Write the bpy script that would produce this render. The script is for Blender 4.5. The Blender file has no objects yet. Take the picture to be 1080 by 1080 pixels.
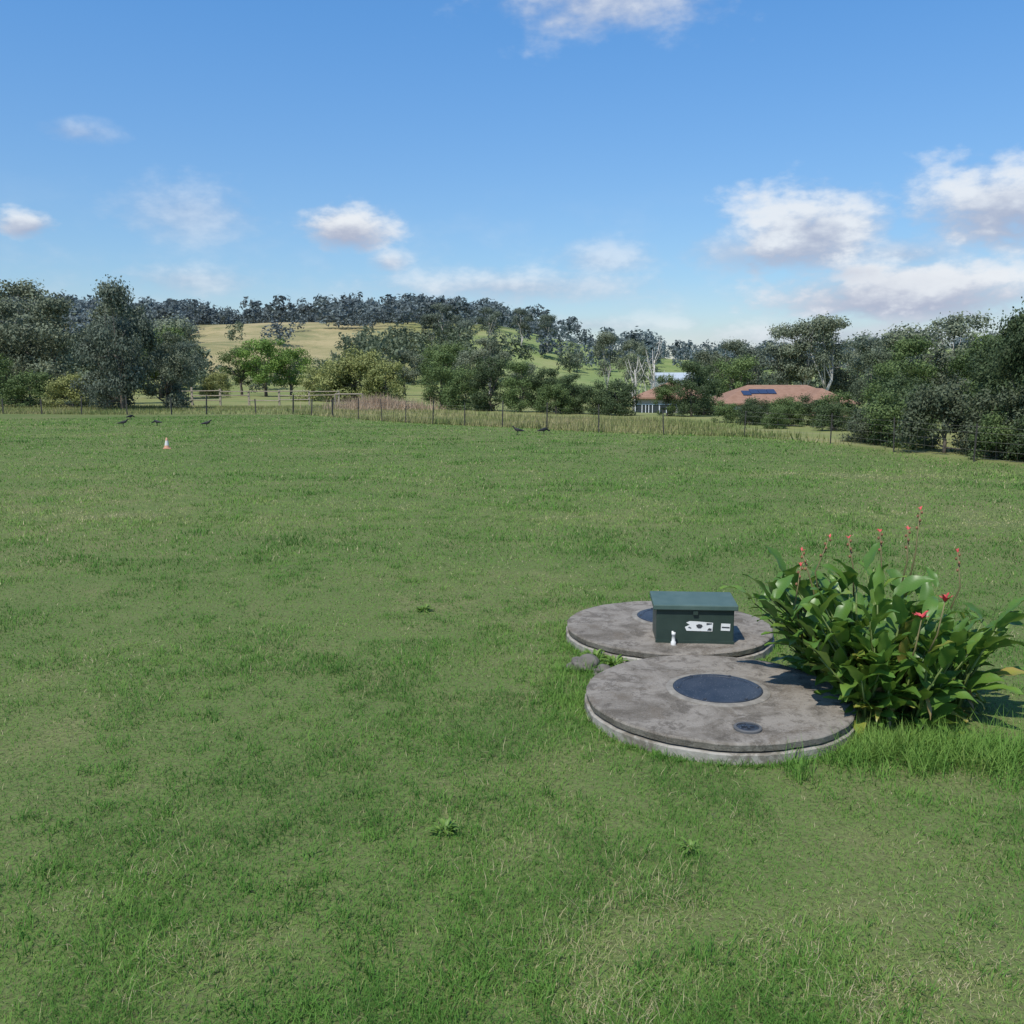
import bpy, math, random, bmesh
import numpy as np
from mathutils import Vector, Matrix
R=math.radians
scene=bpy.context.scene
COL=scene.collection
rng=np.random.default_rng(7)
random.seed(7)

# ------------------------------------------------------------ helpers
def mesh_np(name,V,faces_list,attrs=None,mat=None,smooth=False):
    me=bpy.data.meshes.new(name)
    V=np.asarray(V,dtype=np.float32)
    me.vertices.add(len(V)); me.vertices.foreach_set('co',V.ravel())
    fl=[np.asarray(f,dtype=np.int32) for f in faces_list if len(f)]
    loops=np.concatenate([f.ravel() for f in fl])
    tot=np.concatenate([np.full(len(f),f.shape[1],dtype=np.int32) for f in fl])
    start=np.concatenate([[0],np.cumsum(tot)[:-1]]).astype(np.int32)
    me.loops.add(len(loops)); me.loops.foreach_set('vertex_index',loops)
    me.polygons.add(len(tot)); me.polygons.foreach_set('loop_start',start)
    try: me.polygons.foreach_set('loop_total',tot)
    except Exception: pass
    me.polygons.foreach_set('use_smooth',np.full(len(tot),smooth,dtype=bool))
    me.update(calc_edges=True)
    if attrs:
        for k,a in attrs.items():
            at=me.attributes.new(k,'FLOAT','POINT'); at.data.foreach_set('value',np.asarray(a,dtype=np.float32))
    if mat: me.materials.append(mat)
    return me
def obj(name,data,parent=None,loc=(0,0,0),rot=(0,0,0),scale=(1,1,1)):
    o=bpy.data.objects.new(name,data); COL.objects.link(o)
    o.location=loc; o.rotation_euler=rot; o.scale=scale
    if parent: o.parent=parent
    return o
def tag(o,label=None,category=None,group=None,kind=None):
    if label: o['label']=label
    if category: o['category']=category
    if group: o['group']=group
    if kind: o['kind']=kind
    return o
class Geo:
    def __init__(s): s.v=[]; s.f=[]
    def add(s,v,f):
        n=len(s.v); s.v+= [tuple(p) for p in v]; s.f+=[tuple(i+n for i in q) for q in f]
    def box(s,c,d,rz=0,taper=1.0):
        x,y,z=[k/2 for k in d]; v=[]
        for sz in(-1,1):
            t=taper if sz>0 else 1
            for sx,sy in((-1,-1),(1,-1),(1,1),(-1,1)):
                px,py=sx*x*t,sy*y*t
                v.append((c[0]+px*math.cos(rz)-py*math.sin(rz),c[1]+px*math.sin(rz)+py*math.cos(rz),c[2]+sz*z))
        s.add(v,[(0,3,2,1),(4,5,6,7),(0,1,5,4),(1,2,6,5),(2,3,7,6),(3,0,4,7)])
    def tube(s,pts,rad,seg=6,cap=True):
        pts=[Vector(p) for p in pts]; v=[];f=[]
        for i,p in enumerate(pts):
            d=(pts[min(i+1,len(pts)-1)]-pts[max(i-1,0)]).normalized()
            a=d.orthogonal().normalized() if abs(d.z)<.9 else Vector((1,0,0))
            a=(a-d*a.dot(d)).normalized(); b=d.cross(a)
            for k in range(seg):
                t=2*math.pi*k/seg
                v.append(p+(a*math.cos(t)+b*math.sin(t))*rad[i])
        for i in range(len(pts)-1):
            for k in range(seg):
                k2=(k+1)%seg
                f.append((i*seg+k,i*seg+k2,(i+1)*seg+k2,(i+1)*seg+k))
        if cap:
            f.append(tuple(range(seg))[::-1]); f.append(tuple((len(pts)-1)*seg+k for k in range(seg)))
        s.add(v,f)
    def lathe(s,prof,seg=48,c=(0,0,0),wob=None):
        v=[];f=[]
        for r,z in prof:
            for k in range(seg):
                t=2*math.pi*k/seg; dr,dz=wob(t,r,z) if wob else (0,0)
                v.append((c[0]+(r+dr)*math.cos(t),c[1]+(r+dr)*math.sin(t),c[2]+z+dz))
        for i in range(len(prof)-1):
            for k in range(seg):
                k2=(k+1)%seg; f.append((i*seg+k,i*seg+k2,(i+1)*seg+k2,(i+1)*seg+k))
        f.append(tuple((len(prof)-1)*seg+k for k in range(seg)))
        s.add(v,f)
    def mesh(s,name,mat=None,smooth=False):
        me=bpy.data.meshes.new(name); me.from_pydata([tuple(p) for p in s.v],[],s.f); me.update()
        if smooth: me.polygons.foreach_set('use_smooth',[True]*len(me.polygons))
        if mat: me.materials.append(mat)
        return me
def bevel(o,w=.01,seg=2):
    m=o.modifiers.new('bevel','BEVEL'); m.width=w; m.segments=seg; m.limit_method='ANGLE'; m.angle_limit=R(35)

class N:
    def __init__(s,tree): s.t=tree; s.L=tree.links
    def n(s,typ,**kw):
        nd=s.t.nodes.new(typ)
        for k,v in kw.items(): setattr(nd,k,v)
        return nd
    def put(s,sock,val):
        if isinstance(val,bpy.types.NodeSocket): s.L.new(val,sock)
        elif val is not None: sock.default_value=val
    def m(s,op,a,b=None,c=None,clamp=False):
        nd=s.n('ShaderNodeMath',operation=op,use_clamp=clamp)
        s.put(nd.inputs[0],a)
        if b is not None: s.put(nd.inputs[1],b)
        if c is not None: s.put(nd.inputs[2],c)
        return nd.outputs[0]
    def noise(s,scale,vec=None,detail=4,rough=.55,dist=0):
        nd=s.n('ShaderNodeTexNoise'); nd.inputs['Scale'].default_value=scale
        nd.inputs['Detail'].default_value=detail; nd.inputs['Roughness'].default_value=rough
        nd.inputs['Distortion'].default_value=dist
        if vec is not None: s.L.new(vec,nd.inputs['Vector'])
        return nd.outputs['Fac']
    def ramp(s,fac,stops):
        nd=s.n('ShaderNodeValToRGB'); cr=nd.color_ramp
        while len(cr.elements)<len(stops): cr.elements.new(.5)
        for e,(p,c) in zip(cr.elements,stops):
            e.position=p; e.color=(*c,1) if len(c)==3 else c
        s.put(nd.inputs[0],fac); return nd.outputs[0]
    def mix(s,fac,a,b,typ='MIX'):
        nd=s.n('ShaderNodeMix',data_type='RGBA',blend_type=typ)
        s.put(nd.inputs[0],fac)
        s.put(nd.inputs[6],(*a,1) if isinstance(a,tuple) and len(a)==3 else a)
        s.put(nd.inputs[7],(*b,1) if isinstance(b,tuple) and len(b)==3 else b)
        return nd.outputs[2]
    def mapr(s,v,a,b,c=0,d=1,smooth=True):
        nd=s.n('ShaderNodeMapRange'); nd.interpolation_type='SMOOTHSTEP' if smooth else 'LINEAR'
        s.put(nd.inputs[0],v)
        for i,x in enumerate((a,b,c,d)): s.put(nd.inputs[i+1],x)
        return nd.outputs[0]
    def attr(s,name):
        nd=s.n('ShaderNodeAttribute',attribute_name=name); return nd.outputs['Fac']
def newmat(name,rough=.7,spec=.3):
    m=bpy.data.materials.new(name); m.use_nodes=True
    b=m.node_tree.nodes['Principled BSDF']; b.inputs['Roughness'].default_value=rough
    b.inputs['Specular IOR Level'].default_value=spec
    return m,N(m.node_tree),b
def simple(name,c,rough=.6,spec=.3,var=.15,scale=8,bump=0):
    m,h,b=newmat(name,rough,spec)
    geo=h.n('ShaderNodeTexCoord').outputs['Object']
    f=h.noise(scale,geo,5,.6)
    lo=tuple(x*(1-var) for x in c); hi=tuple(min(1,x*(1+var)) for x in c)
    h.put(b.inputs['Base Color'],h.ramp(f,[(.3,lo),(.7,hi)]))
    if bump:
        bp=h.n('ShaderNodeBump'); bp.inputs['Strength'].default_value=bump; bp.inputs['Distance'].default_value=.01
        h.L.new(f,bp.inputs['Height']); h.L.new(bp.outputs[0],b.inputs['Normal'])
    return m

# ------------------------------------------------------------ terrain
def ss(x,a,b):
    t=np.clip((x-a)/(b-a),0,1); return t*t*(3-2*t)
_perm=rng.random((64,64))
def vnoise(x,y,s):
    x=np.asarray(x)/s; y=np.asarray(y)/s
    xi=np.floor(x).astype(int); yi=np.floor(y).astype(int); fx=x-xi; fy=y-yi
    fx=fx*fx*(3-2*fx); fy=fy*fy*(3-2*fy)
    g=lambda a,b:_perm[a%64,b%64]
    return (g(xi,yi)*(1-fx)+g(xi+1,yi)*fx)*(1-fy)+(g(xi,yi+1)*(1-fx)+g(xi+1,yi+1)*fx)*fy
RX=[-900,-400,-220,-150,-95,-40,-10,24,64,120,150,178,200,230,400,900]
RZ=[26,28,27,23.5,26,27,25,20.5,14,12,14,21.5,18,14,16,18]
def gz(x,y):
    x=np.asarray(x,dtype=float); y=np.asarray(y,dtype=float)
    z=-3.2*ss(y,58,120)*ss(x,-8,26)-.6*ss(x,18,34)*ss(y,15,40)
    z=z+np.interp(x,RX,RZ)*ss(y,150,420)
    z=z+(vnoise(x,y,45)-.5)*3.5*ss(y,130,220)+(vnoise(x+90,y,110)-.5)*4*ss(y,200,380)
    z=z+(vnoise(x,y,9)-.5)*.10*ss(y,6,20)
    z=z-ss(y,520,1200)*14
    return z
xs=np.concatenate([np.linspace(-1600,-210,28),np.linspace(-200,-62,34),np.linspace(-60,60,81),np.linspace(62,200,34),np.linspace(210,1600,28)])
ys=np.concatenate([np.linspace(-60,-10,6),np.linspace(-8,80,59),np.linspace(83,520,120),np.linspace(540,2600,28)])
X,Y=np.meshgrid(xs,ys); Z=gz(X,Y)
nx,ny=len(xs),len(ys)
idx=np.arange(nx*ny).reshape(ny,nx)
quads=np.stack([idx[:-1,:-1],idx[:-1,1:],idx[1:,1:],idx[1:,:-1]],-1).reshape(-1,4)
FP=[(-52,66.5),(-35,64.5),(-14.7,63),(-7.5,54),(-2.4,47.5),(3.85,41.5),(9.4,37.8),(11.6,34.0),(12.5,30.5),(13.4,27),(14.8,23.8),(17,20)]
fx=[p[0] for p in FP]; fy=[p[1] for p in FP]
zone=ss(Y-np.interp(X,fx,fy),-.5,1.5)
gm,h,b=newmat('ground_grass',.95,.1)
pos=h.n('ShaderNodeNewGeometry').outputs['Position']
big=h.noise(.18,pos,4,.6); mid=h.noise(1.4,pos,4,.65); fine=h.noise(35,pos,2,.7)
lawn=h.ramp(h.m('ADD',h.m('MULTIPLY',big,.6),h.m('MULTIPLY',mid,.4)),[(.35,(.092,.158,.038)),(.5,(.125,.182,.05)),(.62,(.19,.20,.08))])
lawn=h.mix(h.mapr(fine,.3,.7),lawn,(.11,.115,.05))
pb=h.noise(.03,pos,4,.6); pm=h.noise(.3,pos,4,.65)
pad=h.ramp(h.m('ADD',h.m('MULTIPLY',pb,.5),h.m('MULTIPLY',pm,.5)),[(.36,(.13,.18,.055)),(.5,(.20,.215,.08)),(.64,(.29,.26,.12))])
sep=h.n('ShaderNodeSeparateXYZ'); h.L.new(pos,sep.inputs[0])
green=h.m('MULTIPLY',h.mapr(sep.outputs[0],-30,5),h.mapr(sep.outputs[1],150,220))
gr=h.ramp(h.noise(.06,pos,5,.65),[(.35,(.14,.20,.065)),(.5,(.20,.255,.09)),(.65,(.26,.28,.12))])
pad=h.mix(h.m('MULTIPLY',green,.85),pad,gr)
gold=h.m('MULTIPLY',h.mapr(sep.outputs[0],-25,-60),h.mapr(sep.outputs[1],180,240))
go=h.ramp(h.noise(.05,pos,7,.75,.8),[(.36,(.17,.175,.08)),(.47,(.27,.235,.115)),(.6,(.37,.30,.16))])
pad=h.mix(h.m('MULTIPLY',gold,.95),pad,go)
h.put(b.inputs['Base Color'],h.mix(h.attr('zone'),lawn,pad))
bp=h.n('ShaderNodeBump'); bp.inputs['Strength'].default_value=.5; bp.inputs['Distance'].default_value=.04
h.L.new(h.noise(18,pos,4,.7),bp.inputs['Height']); h.L.new(bp.outputs[0],b.inputs['Normal'])
ground=obj('ground',mesh_np('ground',np.stack([X.ravel(),Y.ravel(),Z.ravel()],1),[quads],{'zone':zone.ravel()},gm,True))
tag(ground,kind='structure')

# ------------------------------------------------------------ grass blades
TANKS=[(1.47,6.42,.945),(1.43,8.29,.935)]
def blade_mesh(name,x,y,z,hh,ww,lean,tint,mat,bend=True,ang=None):
    n=len(x)
    ang=rng.random(n)*2*np.pi if ang is None else ang
    dx,dy=np.cos(ang),np.sin(ang)
    fa=ang+np.pi/2+(rng.random(n)-.5)*1.2
    wx,wy=np.cos(fa)*ww/2,np.sin(fa)*ww/2
    B=np.stack([x,y,z],1)
    W=np.stack([wx,wy,np.zeros(n)],1)
    D=np.stack([dx,dy,np.zeros(n)],1)
    up=np.array([[0,0,1.]])
    sl=np.sin(lean)[:,None]; cl=np.cos(lean)[:,None]; H=hh[:,None]
    if bend:
        M=B+(D*sl*.35+up*(cl*.3+.32))*H*.62
        T=B+(D*sl+up*cl)*H
        V=np.stack([B-W,B+W,M+W*.8,M-W*.8,T],1).reshape(-1,3)
        i=np.arange(n)*5
        q=np.stack([i,i+1,i+2,i+3],1); t=np.stack([i+3,i+2,i+4],1)
        return mesh_np(name,V,[q,t],{'tint':np.repeat(tint,5)},mat)
    T=B+(D*sl+up*cl)*H
    V=np.stack([B-W,B+W,T],1).reshape(-1,3); i=np.arange(n)*3
    return mesh_np(name,V,[np.stack([i,i+1,i+2],1)],{'tint':np.repeat(tint,3)},mat)
def grassmat(name,stops,dry=0.0,transl=.25):
    m,h,b=newmat(name,.65,.15)
    pos=h.n('ShaderNodeNewGeometry').outputs['Position']
    a=h.noise(.16,pos,3,.6); c=h.noise(.9,pos,3,.65); t=h.attr('tint')
    f=h.m('ADD',h.m('ADD',h.m('MULTIPLY',h.m('SUBTRACT',a,.5),.9),h.m('MULTIPLY',h.m('SUBTRACT',c,.5),.8)),h.m('ADD',t,dry))
    colr=h.ramp(f,stops)
    h.put(b.inputs['Base Color'],colr)
    tr=h.n('ShaderNodeBsdfTranslucent'); h.L.new(colr,tr.inputs[0])
    mx=h.n('ShaderNodeMixShader'); mx.inputs[0].default_value=transl
    h.L.new(b.outputs[0],mx.inputs[1]); h.L.new(tr.outputs[0],mx.inputs[2])
    h.L.new(mx.outputs[0],m.node_tree.nodes['Material Output'].inputs[0])
    return m
lawnmat=grassmat('lawn_blade',[(0,(.066,.162,.027)),(.30,(.118,.250,.043)),(.55,(.188,.308,.064)),(.75,(.32,.345,.125)),(1,(.54,.46,.28))],0,.32)
NB=640000
u=rng.random(NB); a5,b5=2.2**.2,64**.2
r=(a5+u*(b5-a5))**5; th=(rng.random(NB)-.5)*2*R(40)
bx=r*np.sin(th); by=r*np.cos(th)
ok=by<np.interp(bx,fx,fy)+.5
for cx,cy,cr in TANKS: ok&=(bx-cx)**2+(by-cy)**2>cr**2
bx,by,r=bx[ok],by[ok],r[ok]; n=len(bx)
tuft=vnoise(bx,by,.35)*.55+vnoise(bx+31,by+17,.13)*.45
patch=vnoise(bx,by,1.7)*.5+vnoise(bx+11,by+4,.7)*.5
clump=ss(vnoise(bx+50,by+20,.55)*.6+vnoise(bx+7,by+70,1.9)*.4,.56,.72)
hh=(.020+.034*rng.random(n)**1.6)*(.55+.9*tuft)*(.7+.6*patch)*(1+.9*clump)*(1+np.minimum(r,40)*.004)
ww=np.maximum(.0032,r*.00062)*(.7+.6*rng.random(n))
lean=.45+rng.random(n)*.95
dryp=np.clip(vnoise(bx+5,by+9,.8)*.5+vnoise(bx,by,.28)*.5,0,1)
edge=ss(-by,-5.0,-3.1)
bands=vnoise(bx*.16+40,by+13,2.6)
mow=np.sin((by*.93+bx*.37)*2*np.pi/2.4)*ss(by,8,14)
spot=np.exp(-(((bx+1.15)/.35)**2+((by-3.35)/.2)**2))+np.exp(-(((bx-1.0)/1.0)**2+((by-3.55)/.4)**2))*.6
tint=.38+(rng.random(n)-.5)*.28+(dryp-.5)*.34-(tuft-.5)*.32+edge*.06+(bands-.45)*.38*ss(by,7,12)+.06*mow-.14*clump+.10*ss(by,12,30)*ss(bx,-4,12)+.18*spot
straw=rng.random(n)<.03+.06*ss(dryp,.5,.8)+.25*edge*ss(dryp,.5,.75)+.40*spot*dryp
tint=np.where(straw,.92,tint)
k=r<12
g1=obj('lawn_grass',blade_mesh('lawn_grass',bx[k],by[k],gz(bx[k],by[k])-.003,hh[k],ww[k],lean[k],tint[k],lawnmat)); tag(g1,kind='stuff',label='short mown green lawn grass with dry straw patches',category='grass')
k=~k
g2=obj('lawn_grass',blade_mesh('lawn_grass_far',bx[k],by[k],gz(bx[k],by[k])-.003,hh[k]*1.15,ww[k]*1.35,lean[k]*.8,tint[k],lawnmat,False)); tag(g2,kind='stuff',label='short mown green lawn grass out to the fence',category='grass')
tx,ty,tl,tt=[],[],[],[]
def tf_(px,py,k,sp,l,t):
    tx.append(px+rng.normal(0,sp,k)); ty.append(py+rng.normal(0,sp,k)); tl.append(np.full(k,l)); tt.append(np.full(k,t))
for i in range(2500):
    rr=2.6+15*random.random()**1.4; a=random.uniform(-.6,.6)
    cx,cy=rr*math.sin(a),rr*math.cos(a)
    if float(vnoise(cx+3,cy+8,1.1))<.42: continue
    tf_(cx,cy,random.randint(12,34),.05,random.uniform(.05,.09),random.choice([.15,.25,.38]))
for cx,cy,cr in TANKS:
    for i in range(160):
        a=random.uniform(0,2*math.pi)
        px,py=cx+(cr+.03)*math.cos(a),cy+(cr+.03)*math.sin(a)
        if any((px-q[0])**2+(py-q[1])**2<q[2]**2 for q in TANKS): continue
        tf_(px,py,random.randint(8,22),.03,random.uniform(.04,.08)*(1.5 if random.random()<.12 else 1),.34)
for i in range(170):
    px,py=random.gauss(2.68,.45),random.gauss(5.62,.20)
    if any((px-q[0])**2+(py-q[1])**2<(q[2]+.05)**2 for q in TANKS): continue
    tf_(px,py,random.randint(18,34),.05,random.uniform(.12,.25),.40)
for i in range(120):
    px,py=random.gauss(.38,.13),random.gauss(6.7,.6)
    tf_(px,py,random.randint(10,24),.05,random.uniform(.05,.10),.42)
for i in range(40):
    px,py=random.gauss(.62,.12),random.gauss(7.4,.10)
    tf_(px,py,random.randint(10,24),.04,random.uniform(.08,.14),.35)
tx,ty,tl,tt=map(np.concatenate,(tx,ty,tl,tt)); ok=np.ones(len(tx),bool)
for cx,cy,cr in TANKS: ok&=(tx-cx)**2+(ty-cy)**2>cr**2
tx,ty,tl,tt=tx[ok],ty[ok],tl[ok],tt[ok]; n=len(tx)
g3=obj('grass_tufts',blade_mesh('grass_tufts',tx,ty,gz(tx,ty)-.003,tl*(.6+.6*rng.random(n)),.004+.003*rng.random(n),.3+rng.random(n)*1.0,tt+(rng.random(n)-.5)*.2,lawnmat)); tag(g3,kind='stuff',label='longer grass tufts around the concrete tanks',category='grass')

drymat=grassmat('dry_grass_blade',[(0,(.13,.19,.055)),(.4,(.23,.245,.09)),(.7,(.35,.31,.15)),(1,(.45,.37,.22))],.0,.2)
n=80000
px=rng.uniform(-60,13,n); off=rng.random(n)**1.3*16-.1
py=np.interp(px,fx,fy)+off
dens=vnoise(px,py,6)
ok=(rng.random(n)<dens+.2)&(rng.random(n)<1-ss(px,8,13))
px,py=px[ok],py[ok]; n=len(px)
tall=(.18+.28*vnoise(px,py,4)*(.4+.6*ss(px,-22,-14)))*(1-.2*ss(px,2,9))
tint=.38+(rng.random(n)-.5)*.45+.12*ss(px,-20,-8)-.12*ss(px,2,12)
g4=obj('long_dry_grass',blade_mesh('long_dry_grass',px,py,gz(px,py)-.01,tall*(.6+.7*rng.random(n)),.03+.03*rng.random(n),rng.random(n)*.7,tint,drymat,False)); tag(g4,kind='stuff',label='long straw coloured rough grass beyond the wire fence',category='grass')
n=6500
px=rng.normal(-9.8,1.7,n); py=rng.normal(72,1.4,n)
brm=grassmat('dead_brush',[(0,(.28,.20,.13)),(.5,(.42,.31,.21)),(1,(.52,.41,.29))],0,.2)
g5=obj('dead_brush',blade_mesh('dead_brush',px,py,gz(px,py),(.35+.85*rng.random(n))*(.5+vnoise(px,py,2)),.03+.04*rng.random(n),rng.random(n)*1.1,.3+.4*rng.random(n),brm,False)); tag(g5,kind='stuff',label='pinkish tan dead brush beyond the fence',category='brush')

# ------------------------------------------------------------ trees
def foliage_mat(name):
    m,h,b=newmat(name,.6,.2)
    c=h.n('ShaderNodeObjectInfo').outputs['Color']
    t=h.attr('tint')
    br=h.mapr(t,0,1,.50,1.65,False)
    hsv=h.n('ShaderNodeHueSaturation'); h.L.new(c,hsv.inputs['Color']); h.L.new(br,hsv.inputs['Value'])
    h.put(hsv.inputs['Hue'],h.mapr(t,0,1,.515,.485,False))
    h.L.new(hsv.outputs[0],b.inputs['Base Color'])
    tr=h.n('ShaderNodeBsdfTranslucent'); h.L.new(hsv.outputs[0],tr.inputs[0])
    mx=h.n('ShaderNodeMixShader'); mx.inputs[0].default_value=.25
    h.L.new(b.outputs[0],mx.inputs[1]); h.L.new(tr.outputs[0],mx.inputs[2])
    h.L.new(mx.outputs[0],m.node_tree.nodes['Material Output'].inputs[0])
    return m
folmat=foliage_mat('tree_foliage')
bark_pale=simple('bark_pale',(.48,.45,.40),.8,.2,.3,3)
bark_dark=simple('bark_dark',(.14,.12,.10),.9,.2,.3,3)
def unit(a): return a/np.maximum(np.linalg.norm(a,axis=1,keepdims=True),1e-6)
def leaf_quads(C,Nn,size,g):
    n=len(C)
    t=unit(np.cross(Nn,g.normal(size=(n,3)))); b_=np.cross(Nn,t)
    s=size[:,None]
    V=np.stack([C-t*s,C-b_*s*.55,C+t*s,C+b_*s*.55],1).reshape(-1,3)
    i=np.arange(n)*4
    return V,np.stack([i,i+1,i+2,i+3],1)
def make_lobes(kind,g):
    L=[]
    if kind=='gum':
        for i in range(26):
            a=g.random()*6.28; zz=.38+.58*g.random()**.8
            rad=.27*math.sin(math.pi*min(1,(zz-.20)/.88))**.7*math.sqrt(g.random())*1.2
            L.append((rad*math.cos(a),rad*math.sin(a),zz,.045+.06*g.random()))
    elif kind=='dense':
        for i in range(44):
            a=g.random()*6.28; zz=.08+.86*g.random()
            rad=.36*math.sin(math.pi*min(1,(zz+.12)/1.16))**.6*g.random()**.4
            L.append((rad*math.cos(a),rad*math.sin(a),zz,.06+.075*g.random()))
    elif kind=='round':
        for i in range(34):
            a=g.random()*6.28; zz=.26+.66*g.random()
            rad=.40*math.sin(math.pi*min(1,(zz-.08)/1.0))**.6*g.random()**.45
            L.append((rad*math.cos(a),rad*math.sin(a),zz,.06+.08*g.random()))
    else:
        for i in range(38):
            a=g.random()*6.28; zz=.06+.80*g.random()
            rad=.62*math.cos(zz*1.35)**.8*g.random()**.45
            L.append((rad*math.cos(a),rad*math.sin(a),zz,.09+.10*g.random()))
    return np.array(L)
def make_tree(kind,seed,nleaf,lsize):
    g=np.random.default_rng(seed); L=make_lobes(kind,g)
    w=L[:,3]**2; pick=g.choice(len(L),nleaf,p=w/w.sum())
    d=unit(g.normal(size=(nleaf,3)))
    rr=L[pick,3]*(.35+.75*g.random(nleaf)**.5)*(1+.3*g.normal(size=nleaf).clip(-1,1.8))
    C=L[pick,:3]+d*rr[:,None]*np.array([1.15,1.15,.8]); C[:,2]=np.maximum(C[:,2],.015)
    Nn=unit(d+.55*g.normal(size=(nleaf,3))+np.array([0,0,.25]))
    V,q=leaf_quads(C,Nn,lsize*(.6+.8*g.random(nleaf)),g)
    lt=g.random(len(L))
    tint=np.clip(.15+.45*lt[pick]+.4*g.random(nleaf)+.1*d[:,2],0,1)
    crown=mesh_np('crown_'+kind,V,[q],{'tint':np.repeat(tint,4)},folmat)
    G=Geo()
    top=.62 if kind in('gum','round') else .45
    wob=[(0,0,-.02)]
    for i in range(1,6): wob.append((g.normal()*.016*i**.5,g.normal()*.016*i**.5,top*i/5))
    tr=.018 if kind=='gum' else .024
    G.tube(wob,[tr*(1.25-.16*i) for i in range(6)],8)
    for l in L[g.permutation(len(L))[:16]]:
        k=g.integers(2,6); s=Vector(wob[k]); e=Vector(l[:3])
        if e.z<s.z*.7: k=1; s=Vector(wob[1])
        mid=(s+e)/2+Vector((g.normal()*.02,g.normal()*.02,-.02))
        r0=tr*(.85-.12*k)
        G.tube([s,mid,e],[r0*.8,r0*.5,r0*.15],6)
    trunk=G.mesh('trunk_'+kind,bark_pale if kind=='gum' else bark_dark,True)
    return trunk,crown
LIB={'gum':[make_tree('gum',s,6500,.0125) for s in(11,12,13)],
     'dense':[make_tree('dense',s,12000,.0145) for s in(21,22,23)],
     'round':[make_tree('round',s,8000,.0155) for s in(31,32)],
     'shrub':[make_tree('shrub',s,9000,.022) for s in(41,42,43)]}
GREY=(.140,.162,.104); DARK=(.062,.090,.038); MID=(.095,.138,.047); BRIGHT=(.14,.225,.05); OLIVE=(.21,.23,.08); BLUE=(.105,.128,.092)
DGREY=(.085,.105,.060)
LBL={'gum':'tall eucalyptus with open grey green crown and pale trunk','dense':'dense green tree leafed to the ground','round':'leafy tree with a rounded crown','shrub':'bushy green shrub beyond the fence'}
cnt=[0]
def plant_tree(kind,x,y,H,w=1.0,col=MID,label=None):
    lib=LIB[kind]; i=cnt[0]; cnt[0]+=1
    tm,cm=lib[i%len(lib)]
    nm='eucalyptus_tree' if kind=='gum' else ('shrub' if kind=='shrub' else 'tree')
    e=obj(nm,None,None,(x,y,float(gz(x,y))-.05),(0,0,random.uniform(0,6.28)),(H*w,H*w,H))
    e.empty_display_size=.2
    obj('trunk',tm,e); c=obj('crown',cm,e)
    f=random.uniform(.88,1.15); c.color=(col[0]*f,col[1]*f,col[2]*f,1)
    tag(e,label or LBL[kind],'shrub' if kind=='shrub' else 'tree','shrubs beyond the fence' if kind=='shrub' else 'trees in the valley')
    return e
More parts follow.
